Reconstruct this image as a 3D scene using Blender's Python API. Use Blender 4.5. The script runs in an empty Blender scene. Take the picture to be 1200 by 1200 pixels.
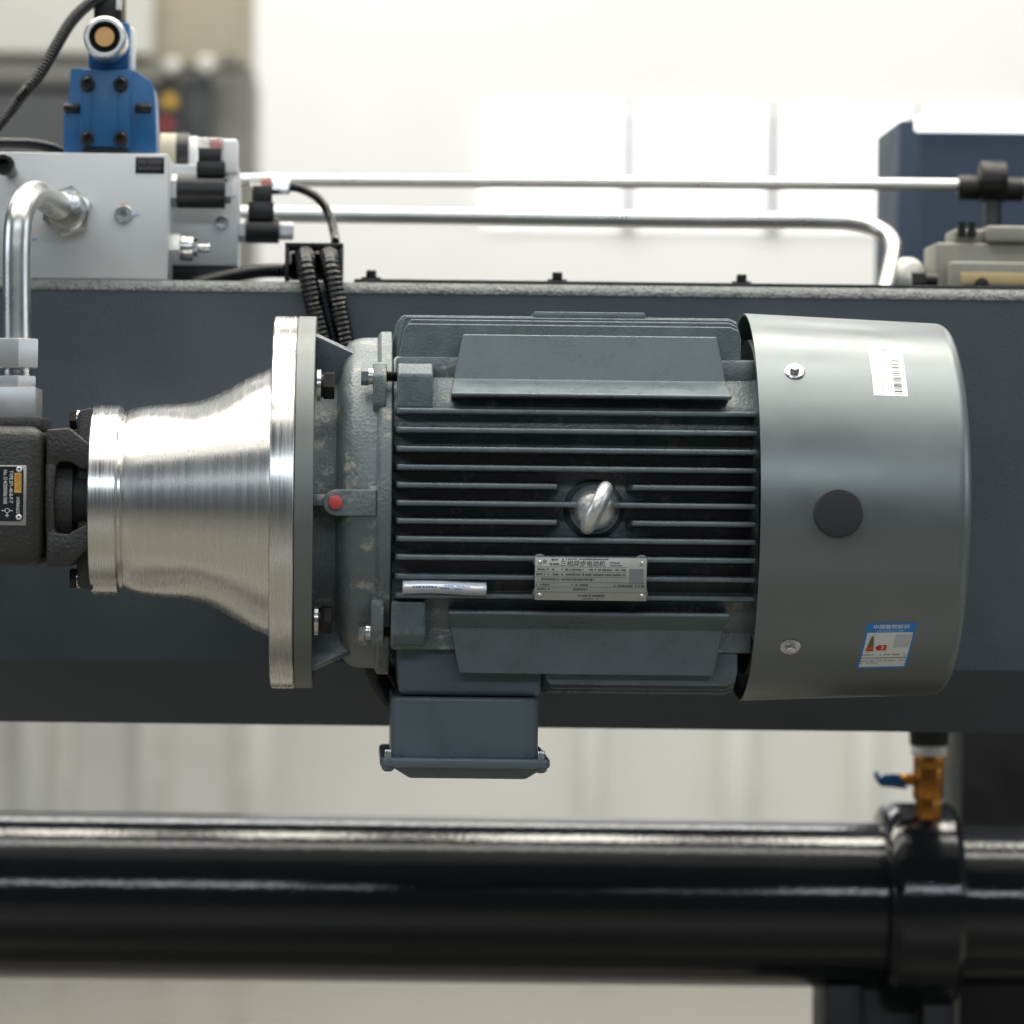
import bpy, bmesh, math, random
from mathutils import Vector, Matrix, Euler
random.seed(7)
R = math.radians
scene = bpy.context.scene
COL = scene.collection

# ------------------------------------------------------------------ camera
D, FPX, PX0, PY0, ROLL, CAMZ = 4.5, 4500.0, 420.0, 600.0, R(0.65), 1.15
cam = bpy.data.objects.new('camera', bpy.data.cameras.new('camera'))
COL.objects.link(cam)
cam.matrix_world = Matrix.Translation((0, -D, CAMZ)) @ Euler((R(90), 0, 0)).to_matrix().to_4x4() @ Matrix.Rotation(ROLL, 4, 'Z')
cam.data.sensor_width = 36.0
cam.data.lens = 36.0 * FPX / 1200.0
cam.data.shift_x = (600.0 - PX0) / 1200.0
cam.data.clip_end = 200.0
cam.data.dof.use_dof = True
cam.data.dof.focus_distance = 4.36
cam.data.dof.aperture_fstop = 3.5
scene.camera = cam

# ------------------------------------------------------------------ world and lamps
world = bpy.data.worlds.new('World'); scene.world = world; world.use_nodes = True
wb = world.node_tree.nodes['Background']
wb.inputs[0].default_value = (0.78, 0.89, 1.0, 1); wb.inputs[1].default_value = 0.10

def area(name, loc, target, sx, sy, power, color):
    l = bpy.data.lights.new(name, 'AREA'); l.shape = 'RECTANGLE'; l.size = sx; l.size_y = sy
    l.energy = power; l.color = color
    o = bpy.data.objects.new(name, l); COL.objects.link(o)
    o.location = loc
    d = Vector(target) - Vector(loc)
    o.rotation_euler = d.to_track_quat('-Z', 'Y').to_euler()
    return o
# the hall's roof light over the machine, ceiling strips behind it, high windows of the opposite wall
for ly, lw, lp_ in ((-0.1, 1.3, 300), (-1.75, 0.8, 160), (-3.3, 0.35, 62)):
    area('roof_light', (0.3, ly, 5.6), (0.3, ly, 0), 9.0, lw, lp_, (1.0, 0.975, 0.90))
for x0, x1 in ((-2.75, -2.35), (-2.05, -1.65), (-1.42, -1.12), (-.90, -.60), (-.30, -.02), (.30, .80), (1.08, 1.50), (1.75, 2.15), (2.4, 2.8)):
    area('ceiling_panel', ((x0 + x1) / 2, 1.75, 5.2), ((x0 + x1) / 2, 1.75, 0), x1 - x0, 1.0, 26 * math.pi * (x1 - x0), (1.0, 0.95, 0.84))
for lx in (-4.5, 0, 4.5):
    area('hall_bay_light', (lx, 5.6, 5.6), (lx, 6.6, 0), 3.6, 1.6, 172, (1.0, 0.98, 0.93))
for sx in (-1, 1):
    area('side_fill', (sx * 8.5, -1.5, 3.2), (0, -0.3, 1.1), 5.0, 2.2, 130, (0.80, 0.90, 1.0))  # unseen fill lamps, added left and right to brighten the steel pipes
area('opposite_windows', (0.0, -9.5, 4.9), (0.0, 0.0, 1.3), 11.0, 1.0, 270, (0.82, 0.92, 1.0))

scene.view_settings.view_transform = 'Standard'
scene.view_settings.look = 'None'
scene.view_settings.exposure = -0.25
scene.view_settings.gamma = 1.0
scene.cycles.use_denoising = True
scene.cycles.max_bounces = 8

# ------------------------------------------------------------------ helpers
CR, SR = math.cos(ROLL), math.sin(ROLL)
def P(px, py, Y):
    """the point at depth Y that the photograph shows at px, py"""
    s = (D + Y) / FPX; u = px - PX0; v = py - PY0
    return Vector(((CR * u + SR * v) * s, Y, CAMZ - (-SR * u + CR * v) * s))
def S(Y): return (D + Y) / FPX
def XP(px, Y=0.0, py=592): return P(px, py, Y).x
def ZP(px, py, Y=0.0): return P(px, py, Y).z

def lin(r, g, b):
    f = lambda c: (c / 255 / 12.92) if c / 255 <= 0.04045 else ((c / 255 + 0.055) / 1.055) ** 2.4
    return (f(r), f(g), f(b))

def setin(n, k, v):
    if k in n.inputs: n.inputs[k].default_value = v

MATS = {}
def mat(name, color, rough=0.5, metal=0.0, var=0.12, vscale=18.0, bump=0.0, bscale=300.0, rvar=0.08,
        speck=None, coat=0.0, stretch=None, aniso=0.0, trans=0.0, emit=None, spec=0.5, dist=0.001):
    m = bpy.data.materials.new(name); m.use_nodes = True
    nt = m.node_tree; N = nt.nodes; L = nt.links
    b = N['Principled BSDF']
    b.inputs['Roughness'].default_value = rough; b.inputs['Metallic'].default_value = metal
    setin(b, 'Coat Weight', coat); setin(b, 'Coat Roughness', 0.15)
    setin(b, 'Transmission Weight', trans); setin(b, 'Specular IOR Level', spec)
    tc = N.new('ShaderNodeTexCoord'); src = tc.outputs['Object']
    if stretch:
        mp = N.new('ShaderNodeMapping'); mp.inputs['Scale'].default_value = stretch
        L.new(src, mp.inputs['Vector']); ssrc = mp.outputs['Vector']
    else: ssrc = src
    n1 = N.new('ShaderNodeTexNoise'); n1.inputs['Scale'].default_value = vscale
    n1.inputs['Detail'].default_value = 6; n1.inputs['Roughness'].default_value = 0.6
    L.new(ssrc, n1.inputs['Vector'])
    rp = N.new('ShaderNodeValToRGB')
    rp.color_ramp.elements[0].position = 0.28; rp.color_ramp.elements[1].position = 0.72
    rp.color_ramp.elements[0].color = (*[c * (1 - var) for c in color], 1)
    rp.color_ramp.elements[1].color = (*[min(1, c * (1 + var)) for c in color], 1)
    L.new(n1.outputs['Fac'], rp.inputs['Fac'])
    out = rp.outputs['Color']
    if speck:                                   # (colour, scale, threshold): dust and chips
        sc, ss, st = speck
        n3 = N.new('ShaderNodeTexNoise'); n3.inputs['Scale'].default_value = ss
        n3.inputs['Detail'].default_value = 8; n3.inputs['Roughness'].default_value = 0.75
        L.new(src, n3.inputs['Vector'])
        r3 = N.new('ShaderNodeValToRGB'); r3.color_ramp.elements[0].position = st; r3.color_ramp.elements[1].position = st + 0.1
        L.new(n3.outputs['Fac'], r3.inputs['Fac'])
        mx = N.new('ShaderNodeMix'); mx.data_type = 'RGBA'
        L.new(r3.outputs['Color'], mx.inputs[0]); L.new(out, mx.inputs[6]); mx.inputs[7].default_value = (*sc, 1)
        out = mx.outputs[2]
    L.new(out, b.inputs['Base Color'])
    mr = N.new('ShaderNodeMapRange'); mr.inputs['To Min'].default_value = max(0.02, rough - rvar); mr.inputs['To Max'].default_value = min(1, rough + rvar)
    mr.inputs['From Min'].default_value = 0.3; mr.inputs['From Max'].default_value = 0.7
    L.new(n1.outputs['Fac'], mr.inputs['Value']); L.new(mr.outputs['Result'], b.inputs['Roughness'])
    if bump:
        n2 = N.new('ShaderNodeTexNoise'); n2.inputs['Scale'].default_value = bscale; n2.inputs['Detail'].default_value = 3
        L.new(ssrc, n2.inputs['Vector'])
        bp = N.new('ShaderNodeBump'); bp.inputs['Strength'].default_value = bump; bp.inputs['Distance'].default_value = dist
        L.new(n2.outputs['Fac'], bp.inputs['Height']); L.new(bp.outputs['Normal'], b.inputs['Normal'])
    if aniso:
        setin(b, 'Anisotropic', aniso); setin(b, 'Anisotropic Rotation', 0.25)
        tg = N.new('ShaderNodeTangent'); tg.direction_type = 'RADIAL'; tg.axis = 'X'
        L.new(tg.outputs['Tangent'], b.inputs['Tangent'])
    if emit:
        b.inputs['Emission Color'].default_value = (*emit[0], 1); b.inputs['Emission Strength'].default_value = emit[1]
    MATS[name] = m
    return m

DUST = lin(176, 172, 160)
mat('motor_paint', lin(99, 110, 115), 0.30, var=0.16, vscale=26, bump=0.45, bscale=380, speck=(lin(140, 146, 146), 60, 0.66), dist=0.0009)
mat('motor_paint_cast', lin(106, 115, 118), 0.33, var=0.20, vscale=30, bump=0.6, bscale=240, speck=(lin(168, 166, 156), 36, 0.55), dist=0.0016)
mat('box_paint', lin(93, 105, 113), 0.33, var=0.05, bump=0.15, bscale=500)
mat('cover_paint', lin(120, 126, 127), 0.37, metal=0.55, var=0.07, vscale=6, bump=0.08, bscale=700, rvar=0.09, stretch=(1, 1, 1))
mat('beam_paint', lin(64, 73, 81), 0.45, var=0.14, vscale=7, bump=0.30, bscale=330, speck=(lin(92, 100, 106), 14, 0.68), dist=0.0012)
mat('beam_edge', lin(104, 108, 107), 0.30, var=0.35, vscale=90, bump=1.0, bscale=220, dist=0.004)
mat('aluminium', (0.80, 0.79, 0.76), 0.27, metal=1.0, var=0.03, vscale=5, stretch=(30, 1.2, 1.2), bump=0.007, bscale=6, aniso=0.55, dist=0.0003, rvar=0.03)
mat('aluminium_rim', (0.76, 0.75, 0.73), 0.26, metal=1.0, var=0.05, vscale=5, stretch=(60, 1.5, 1.5), bump=0.008, bscale=6, aniso=0.4, dist=0.0003)
mat('flange_steel', lin(118, 122, 120), 0.45, metal=0.35, var=0.10, vscale=14, bump=0.15, bscale=300)
mat('plated_steel', (0.54, 0.55, 0.56), 0.38, metal=0.75, var=0.05, vscale=12, bump=0.08, bscale=500)
mat('block_nickel', (0.60, 0.615, 0.625), 0.50, metal=0.45, var=0.05, vscale=9, bump=0.10, bscale=350)
mat('pipe_steel', (0.68, 0.67, 0.64), 0.32, metal=1.0, var=0.08, vscale=16, bump=0.05, bscale=300)
mat('zinc', (0.60, 0.60, 0.59), 0.24, metal=1.0, var=0.12, vscale=60, bump=0.3, bscale=260)
mat('galvanised_bright', (0.74, 0.74, 0.73), 0.36, metal=0.7, var=0.12, vscale=80, bump=0.4, bscale=200)
mat('pump_iron', lin(52, 51, 49), 0.42, var=0.12, vscale=30, bump=0.7, bscale=260, dist=0.0014)
mat('black_bolt', lin(34, 33, 31), 0.34, metal=0.5, var=0.2, vscale=60)
mat('black_rubber', lin(44, 46, 48), 0.55, var=0.08)
mat('black_plastic', lin(26, 27, 28), 0.36, var=0.08, bump=0.15, bscale=400)
mat('black_gloss', lin(9, 9, 10), 0.15, var=0.1, spec=0.45)
mat('dark_socket', lin(10, 10, 10), 0.6, var=0.05)
mat('blue_paint', lin(32, 92, 144), 0.38, var=0.06, bump=0.10, bscale=400)
mat('brass', lin(190, 128, 58), 0.32, metal=0.9, var=0.12, vscale=40)
mat('copper_core', lin(206, 160, 108), 0.42, metal=0.6, var=0.10, vscale=90, speck=(lin(150, 70, 55), 160, 0.64))
mat('white_plastic', lin(225, 226, 226), 0.45, var=0.03)
mat('paper_white', lin(246, 246, 244), 0.55, var=0.01)
mat('print_black', lin(28, 28, 30), 0.6, var=0.02)
mat('print_grey', lin(120, 122, 124), 0.6, var=0.05)
mat('print_dim', lin(70, 70, 68), 0.6, var=0.05)
mat('print_pale', lin(196, 198, 200), 0.6, var=0.05)
mat('print_white', lin(225, 226, 226), 0.5, var=0.02)
mat('label_blue', lin(46, 132, 206), 0.5, var=0.02)
mat('label_red', lin(205, 40, 40), 0.5, var=0.05)
mat('label_orange', lin(196, 110, 40), 0.5, var=0.05)
mat('label_olive', lin(112, 106, 78), 0.5, var=0.1)
mat('gold_print', lin(216, 176, 84), 0.45, metal=0.3, var=0.05)
mat('red_cap', lin(190, 72, 70), 0.42, var=0.10, vscale=120, speck=(lin(230, 190, 160), 200, 0.62))
mat('nameplate_alu', lin(168, 168, 160), 0.42, metal=0.55, var=0.05, vscale=20, bump=0.05)
mat('silver_foil', (0.80, 0.84, 0.90), 0.35, metal=0.3, var=0.04)
mat('plate_black', lin(22, 26, 30), 0.35, var=0.04)
mat('clear_plastic', (0.92, 0.90, 0.87), 0.12, trans=0.75, var=0.03)
mat('red_seal', lin(214, 60, 56), 0.45, var=0.05)
mat('navy_paint', lin(48, 62, 82), 0.42, var=0.06, bump=0.15, bscale=300)
mat('cylinder_paint', lin(24, 27, 30), 0.07, var=0.15, vscale=30, bump=0.55, bscale=190, rvar=0.03, dist=0.0005)
mat('frame_black', lin(20, 22, 23), 0.5, var=0.10)
mat('cast_grey', lin(140, 138, 128), 0.55, var=0.12, vscale=20, bump=0.4, bscale=150)
mat('tan_tag', lin(190, 168, 124), 0.6, var=0.05)
mat('wall_white', (0.80, 0.80, 0.79), 0.7, var=0.03, vscale=1.5)
mat('wall_cream', (0.64, 0.63, 0.59), 0.7, var=0.08, vscale=1.2)
mat('floor_epoxy', (0.17, 0.16, 0.138), 0.28, var=0.10, vscale=0.8)
mat('window_glow', (0.9, 0.9, 0.9), 0.5, emit=((1.0, 1.0, 1.0), 1.3))
mat('strip_glow', (0.9, 0.9, 0.9), 0.5, emit=((0.95, 0.98, 1.0), 2.0))  # white with emission put in, for the cabinet's top strip
mat('window_bar', lin(60, 64, 68), 0.5)
mat('far_dark', lin(50, 54, 58), 0.6, var=0.1, vscale=3)
mat('far_grey', lin(112, 112, 106), 0.6, var=0.1, vscale=3)
mat('far_beige', lin(176, 168, 148), 0.6, var=0.1, vscale=3)
mat('far_pale', lin(214, 214, 208), 0.6, var=0.05, vscale=3)
mat('far_leg', lin(176, 176, 170), 0.6)
mat('far_yellow', lin(214, 170, 50), 0.5, var=0.1)
mat('far_red', lin(190, 40, 40), 0.5, var=0.1)

# ---- bmesh shapes, all in world coordinates
def bevel_new(bm, verts, w, seg=2, ang=20):
    bm.normal_update()
    es = set(e for v in verts for e in v.link_edges)
    es = [e for e in es if len(e.link_faces) == 2 and e.calc_face_angle(0) > R(ang)]
    if w > 0 and es:
        bmesh.ops.bevel(bm, geom=es, offset=w, segments=seg, profile=0.5, affect='EDGES', clamp_overlap=True)
def box(bm, x0, x1, y0, y1, z0, z1, bev=0.0, seg=2):
    x0, x1 = min(x0, x1), max(x0, x1); y0, y1 = min(y0, y1), max(y0, y1); z0, z1 = min(z0, z1), max(z0, z1)
    v = [bm.verts.new((x, y, z)) for x in (x0, x1) for y in (y0, y1) for z in (z0, z1)]
    for f in ((0, 1, 3, 2), (4, 6, 7, 5), (0, 4, 5, 1), (2, 3, 7, 6), (0, 2, 6, 4), (1, 5, 7, 3)):
        bm.faces.new([v[i] for i in f])
    bevel_new(bm, v, bev, seg)
    return bm
def loft(bm, rings, closed_ends=True, bev=0.0, seg=2):
    """rings: lists of points, all of the same length"""
    vs = [[bm.verts.new(p) for p in r] for r in rings]
    n = len(vs[0])
    for a, b in zip(vs, vs[1:]):
        for i in range(n):
            bm.faces.new((a[i], a[(i + 1) % n], b[(i + 1) % n], b[i]))
    if closed_ends:
        bm.faces.new(vs[0][::-1]); bm.faces.new(vs[-1])
    if bev: bevel_new(bm, [v for r in vs for v in r], bev, seg)
    return bm
def frame(d):
    d = Vector(d).normalized()
    a = Vector((0, 0, 1)) if abs(d.z) < 0.9 else Vector((1, 0, 0))
    u = d.cross(a).normalized(); return u, d.cross(u).normalized()
def cyl(bm, p0, p1, r, n=32, r1=None, bev=0.0, rot=0.0):
    p0, p1 = Vector(p0), Vector(p1); u, w = frame(p1 - p0); r1 = r if r1 is None else r1
    rings = [[p + (u * math.cos(rot + 2 * math.pi * i / n) + w * math.sin(rot + 2 * math.pi * i / n)) * rr for i in range(n)] for p, rr in ((p0, r), (p1, r1))]
    loft(bm, rings)
    if bev: 
        bm.verts.ensure_lookup_table()
        vs = bm.verts[-2 * n:]
        es = [e for e in set(e for v in vs for e in v.link_edges) if len(e.link_faces) == 2 and any(len(f.verts) == n for f in e.link_faces)]
        bmesh.ops.bevel(bm, geom=es, offset=bev, segments=2, profile=0.5, affect='EDGES', clamp_overlap=True)
    return bm
def hexa(bm, p0, p1, af, rot=0.0, bev=0.0008):
    return cyl(bm, p0, p1, af / math.sqrt(3), n=6, bev=bev, rot=rot)
def lathe(bm, prof, o, axis=(1, 0, 0), n=96, loop=False):
    """prof: (distance along the axis, radius)"""
    o, a = Vector(o), Vector(axis).normalized(); u, w = frame(a)
    prev = None; first = None
    for t, r in prof + ([prof[0]] if loop else []):
        if loop and prev is not None and (t, r) == prof[0] and first is not None and prev is not first and prof.index((t, r)) == 0 and ring_count[0] == len(prof):
            ring = first
        elif r < 1e-6: ring = [bm.verts.new(o + a * t)]
        else: ring = [bm.verts.new(o + a * t + (u * math.cos(2 * math.pi * i / n) + w * math.sin(2 * math.pi * i / n)) * r) for i in range(n)]
        if prev is None: first = ring; ring_count = [1]
        else:
            if ring is not first: ring_count[0] += 1
            if len(prev) == 1 and len(ring) > 1:
                for i in range(n): bm.faces.new((prev[0], ring[i], ring[(i + 1) % n]))
            elif len(ring) == 1 and len(prev) > 1:
                for i in range(n): bm.faces.new((prev[i], ring[0], prev[(i + 1) % n]))
            elif len(ring) > 1:
                for i in range(n): bm.faces.new((prev[i], ring[i], ring[(i + 1) % n], prev[(i + 1) % n]))
        prev = ring
    return bm
def spline(pts, per=10):
    pts = [Vector(p) for p in pts]; out = []
    q = [pts[0] * 2 - pts[1]] + pts + [pts[-1] * 2 - pts[-2]]
    for i in range(1, len(q) - 2):
        a, b, c, d = q[i - 1], q[i], q[i + 1], q[i + 2]
        for k in range(per):
            t = k / per
            out.append(0.5 * ((2 * b) + (c - a) * t + (2 * a - 5 * b + 4 * c - d) * t * t + (3 * b - a - 3 * c + d) * t ** 3))
    out.append(pts[-1]); return out
def resample(pts, step):
    out = [pts[0]]; acc = 0.0
    for a, b in zip(pts, pts[1:]):
        seg = (b - a).length
        while seg > 1e-9 and acc + seg >= step:
            k = (step - acc) / seg; a = a + (b - a) * k; out.append(a); seg = (b - a).length; acc = 0.0
        acc += seg
    return out
def tube(bm, pts, r, n=20, ribs=None):
    """sweep; ribs = (pitch, depth) makes a corrugated hose"""
    pts = [Vector(p) for p in pts]
    if ribs: pts = resample(pts, ribs[0] / 4)
    t = (pts[1] - pts[0]).normalized(); u, w = frame(t); rings = []
    for i, p in enumerate(pts):
        t2 = (pts[min(i + 1, len(pts) - 1)] - pts[max(i - 1, 0)]).normalized()
        q = t.rotation_difference(t2); u = q @ u; w = q @ w; t = t2
        rr = r - (ribs[1] * (0, 0.5, 1, 0.5)[i % 4] if ribs else 0)
        rings.append([p + (u * math.cos(2 * math.pi * k / n) + w * math.sin(2 * math.pi * k / n)) * rr for k in range(n)])
    return loft(bm, rings)

def BM(): return bmesh.new()
def obj(name, bm, m, parent=None, sharp=32, wn=False):
    bmesh.ops.recalc_face_normals(bm, faces=bm.faces)
    vs = [v.co for v in bm.verts]
    lo = Vector([min(c[i] for c in vs) for i in range(3)]); hi = Vector([max(c[i] for c in vs) for i in range(3)])
    c = (lo + hi) / 2
    bmesh.ops.translate(bm, verts=bm.verts, vec=-c)
    me = bpy.data.meshes.new(name); bm.to_mesh(me); bm.free()
    for p in me.polygons: p.use_smooth = True
    me.set_sharp_from_angle(angle=R(sharp))
    me.materials.append(MATS[m])
    o = bpy.data.objects.new(name, me); COL.objects.link(o)
    o.location = c
    if parent is not None:
        o.parent = parent
        o.location = c - wloc(parent)
    if wn:
        w = o.modifiers.new('normals', 'WEIGHTED_NORMAL'); w.keep_sharp = True
    return o
def wloc(o):
    l = Vector(o.location)
    while o.parent: o = o.parent; l += Vector(o.location)
    return l
def tag(o, label, cat=None, group=None, kind=None):
    if label: o['label'] = label
    if cat: o['category'] = cat
    if group: o['group'] = group
    if kind: o['kind'] = kind
    return o
def thing(name, loc, label, cat, group=None):
    o = bpy.data.objects.new(name, None); COL.objects.link(o); o.location = loc
    o.empty_display_size = 0.05
    return tag(o, label, cat, group)
def text_bm(s, size, fn, bold=0.0, sx=1.0):
    """lettering as a flat mesh; fn maps (x, y) on the print to a world point"""
    cu = bpy.data.curves.new('lettering', 'FONT'); cu.body = s; cu.size = size
    cu.align_x = 'CENTER'; cu.align_y = 'CENTER'; cu.offset = bold; cu.resolution_u = 3
    o = bpy.data.objects.new('lettering', cu); COL.objects.link(o)
    dg = bpy.context.evaluated_depsgraph_get(); me = bpy.data.meshes.new_from_object(o.evaluated_get(dg))
    bpy.data.objects.remove(o); bpy.data.curves.remove(cu)
    bm = BM(); bm.from_mesh(me); bpy.data.meshes.remove(me)
    for v in bm.verts: v.co = fn(v.co.x * sx, v.co.y)
    return bm
def patch(bm, x0, x1, y0, y1, fn, nx=1, ny=1):
    g = [[bm.verts.new(fn(x0 + (x1 - x0) * i / nx, y0 + (y1 - y0) * j / ny)) for i in range(nx + 1)] for j in range(ny + 1)]
    for j in range(ny):
        for i in range(nx): bm.faces.new((g[j][i], g[j][i + 1], g[j + 1][i + 1], g[j + 1][i]))
    return bm
def marks(bm, x0, x1, y, h, fn, wmin, wmax, gap=0.45):
    """a line of print too small to read"""
    x = x0
    while x < x1:
        w = random.uniform(wmin, wmax)
        if random.random() > 0.12: patch(bm, x, min(x + w, x1), y - h / 2 * random.uniform(.7, 1), y + h / 2 * random.uniform(.7, 1), fn)
        x += w * (1 + gap * random.uniform(.4, 1.2))
    return bm
def socket_bolt(name, c, r, depth, m, parent, d=(0, -1, 0)):
    """socket cap screw, head centre c on the surface, pointing along d"""
    c = Vector(c); d = Vector(d)
    b = BM(); lathe(b, [(-0.002, 0), (-0.002, r), (depth * .85, r), (depth, r * .88), (depth, r * .55), (depth * .35, r * .5), (depth * .35, 0)], c, d, n=24)
    o = obj(name, b, m, parent)
    b = BM(); cyl(b, c + d * depth * .36, c + d * depth * .40, r * .5, n=6); obj('socket', b, 'dark_socket', o)
    return o

# ------------------------------------------------------------------ setting
b = BM(); box(b, -30, 30, -20, 30, -0.05, 0); tag(obj('floor', b, 'floor_epoxy'), None, kind='structure')
WY = 7.5
wall = None
b = BM(); box(b, P(-900, 0, WY).x, P(2100, 0, WY).x, WY, WY + 0.2, 0.9, 6.5)
wall = tag(obj('wall', b, 'wall_white'), None, kind='structure')
b = BM(); box(b, P(-900, 0, WY).x, P(2100, 0, WY).x, WY - 0.06, WY + 0.2, 0.0, 0.88)
tag(obj('wall_base', b, 'wall_cream'), None, kind='structure')
wins = [(567, 731), (742, 899), (911, 1068), (1080, 1238), (1250, 1412)]
ztop, zbot = P(800, 129, WY).z, P(800, 268, WY).z
for x0, x1 in wins:
    b = BM(); box(b, P(x0, 200, WY).x, P(x1, 200, WY).x, WY - 0.02, WY + 0.05, zbot, ztop, 0.012)
    o = obj('window_pane', b, 'window_glow', wall)
for xa, xb in zip(wins, wins[1:]):
    b = BM(); box(b, P(xa[1], 200, WY).x, P(xb[0], 200, WY).x, WY - 0.035, WY + 0.05, zbot, ztop)
    obj('window_mullion', b, 'window_bar', wall)
for px in (40, 175, 300, 690, 860, 1010):
    x = P(px, 900, WY).x; w = random.uniform(.05, .13)
    b = BM(); box(b, x - w / 2, x + w / 2, WY - 0.12, WY - 0.0605, 0.0, 0.9, 0.01); obj('wall_post', b, 'far_pale', wall)

# ------------------------------------------------------------------ the machine's beam
BY = 0.26
bt, bc, bb = P(600, 334, BY).z, P(600, 779, BY).z, P(600, 854, 0.33).z
XL, XR = -1.0, 1.5
beam = thing('machine_beam', (0.2, 0.45, bb), 'long dark slate blue steel beam behind the motor', 'beam')
e = 0.008
prof = [(BY, bc), (BY, bt - e), (BY + e, bt), (0.62, bt), (0.62, bb), (BY + .10, bb)]
b = BM(); loft(b, [[(x, y, z) for y, z in prof] for x in (XL, XR)]); o = obj('beam_plate', b, 'beam_paint', beam, sharp=15)
b = BM(); loft(b, [[(x, y, z) for y, z in ((BY - .0015, bt - e - .004), (BY - .0015, bt - e + .0006), (BY + e - .001, bt + .0015), (BY + e + .016, bt + .0015), (BY + e + .016, bt - .003), (BY + e, bt - .003))] for x in (XL, XR)])
obj('beam_edge', b, 'beam_edge', beam, sharp=60)
b = BM(); box(b, P(415, 330, .34).x, XR, 0.315, 0.60, bt, bt + 0.009, 0.001)
strip = tag(obj('cover_strip', b, 'frame_black'), 'thin black cover strip screwed along the top of the slate beam', 'strip')
for px in (435, 653, 869):
    c = P(px, 330, .335); b = BM(); z = bt + 0.009
    cyl(b, (c.x, .335, z - .004), (c.x, .335, z + .003), .0125, 24); cyl(b, (c.x, .335, z + .002), (c.x, .335, z + .012), .0065, 16, bev=.001)
    obj('screw', b, 'black_bolt', strip)

# ------------------------------------------------------------------ electric motor
AZ = CAMZ + 0.0108
mo = thing('electric_motor', (XP(650), 0, AZ - 0.32), 'slate grey finned electric motor with metallic fan cover on its end', 'motor')
x_fl0, x_fl1 = XP(348), XP(369)
b = BM(); lathe(b, [(0, 0), (0, .216), (.001, .2175), (x_fl1 - x_fl0 - .001, .2175), (x_fl1 - x_fl0, .2165), (x_fl1 - x_fl0, 0)], (x_fl0, 0, AZ), n=160)
obj('flange', b, 'flange_steel', mo)
# drive-end shield: neck, domed shoulder, rim
xs = XP(369)
pr = [(369, .150), (388, .150), (394, .153), (397, .160), (399, .170), (402, .180), (407, .187), (414, .191), (424, .193), (440, .1935), (443, .199), (445, .2005), (456, .2005), (457.2, .199), (457.2, 0)]
b = BM(); lathe(b, [(XP(px) - xs, r) for px, r in pr], (xs, 0, AZ), n=160)
shield = obj('end_shield', b, 'motor_paint_cast', mo)
def radial_plate(name, x_in, x_out, r_a, r_b, r_in, phi, th, m, parent):
    """gusset between flange and shield in the radial plane at angle phi above the camera side"""
    d = Vector((0, -math.cos(phi), math.sin(phi))); t = Vector((0, math.sin(phi), math.cos(phi))) * th / 2
    o = Vector((0, 0, AZ)); pts = [(x_in, r_in), (x_in, r_a), (x_in + .006, r_a - .001), (x_out, r_b), (x_out, r_in)]
    b = BM(); loft(b, [[o + Vector((x, 0, 0)) + d * r + t * s for x, r in pts] for s in (-1, 1)], bev=.002)
    return obj(name, b, m, parent)
for ph in (66, -66, 114, -114):
    radial_plate('gusset', XP(366), XP(434), .211, .180, .10, R(ph), .011, 'motor_paint', shield)
# greasing boss with its red cap
yb = -.196
zc = ZP(393, 589, yb)
b = BM(); x0, x1 = XP(394, yb), XP(441, yb); rr = .0150
ring = [(x0 - rr * math.sin(a), zc + rr * math.cos(a)) for a in [math.pi * k / 10 for k in range(11)]]
ring = ring + [(x1, zc - rr), (x1, zc + rr)]
loft(b, [[(x, y, z) for x, z in ring] for y in (yb, -.150)], bev=.0022)
boss = obj('grease_boss', b, 'motor_paint_cast', shield, wn=True)
b = BM(); box(b, XP(366, -.18), XP(383, -.18), -.186, -.140, zc - .004, zc + .009, .003); obj('rib', b, 'motor_paint_cast', shield)
b = BM(); hexa(b, (XP(393, yb), yb + .002, zc), (XP(393, yb), yb - .007, zc), .0150, rot=.3, bev=.0016); obj('grease_cap', b, 'red_cap', boss)
# flange bolts
def hexbolt(px0, px1, py, Y, af, parent, m, washer=None, rot=0.0, name='bolt'):
    z = ZP((px0 + px1) / 2, py, Y); b = BM()
    hexa(b, (XP(px0, Y), Y, z), (XP(px1, Y), Y, z), af, rot=rot, bev=.0012)
    o = obj(name, b, m, parent)
    return o, z
for py in (452, 726):
    o, z = hexbolt(377.5, 390.5, py, -.14, .029, mo, 'black_bolt', rot=.12)
    b = BM(); cyl(b, (XP(374.5, -.14), -.14, z), (XP(377.8, -.14), -.14, z), .0135, 28); obj('spring_washer', b, 'black_bolt', o)
    b = BM(); cyl(b, (XP(370, -.14), -.14, z), (XP(374.5, -.14), -.14, z), .0185, 32); obj('washer', b, 'zinc', o)
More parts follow.
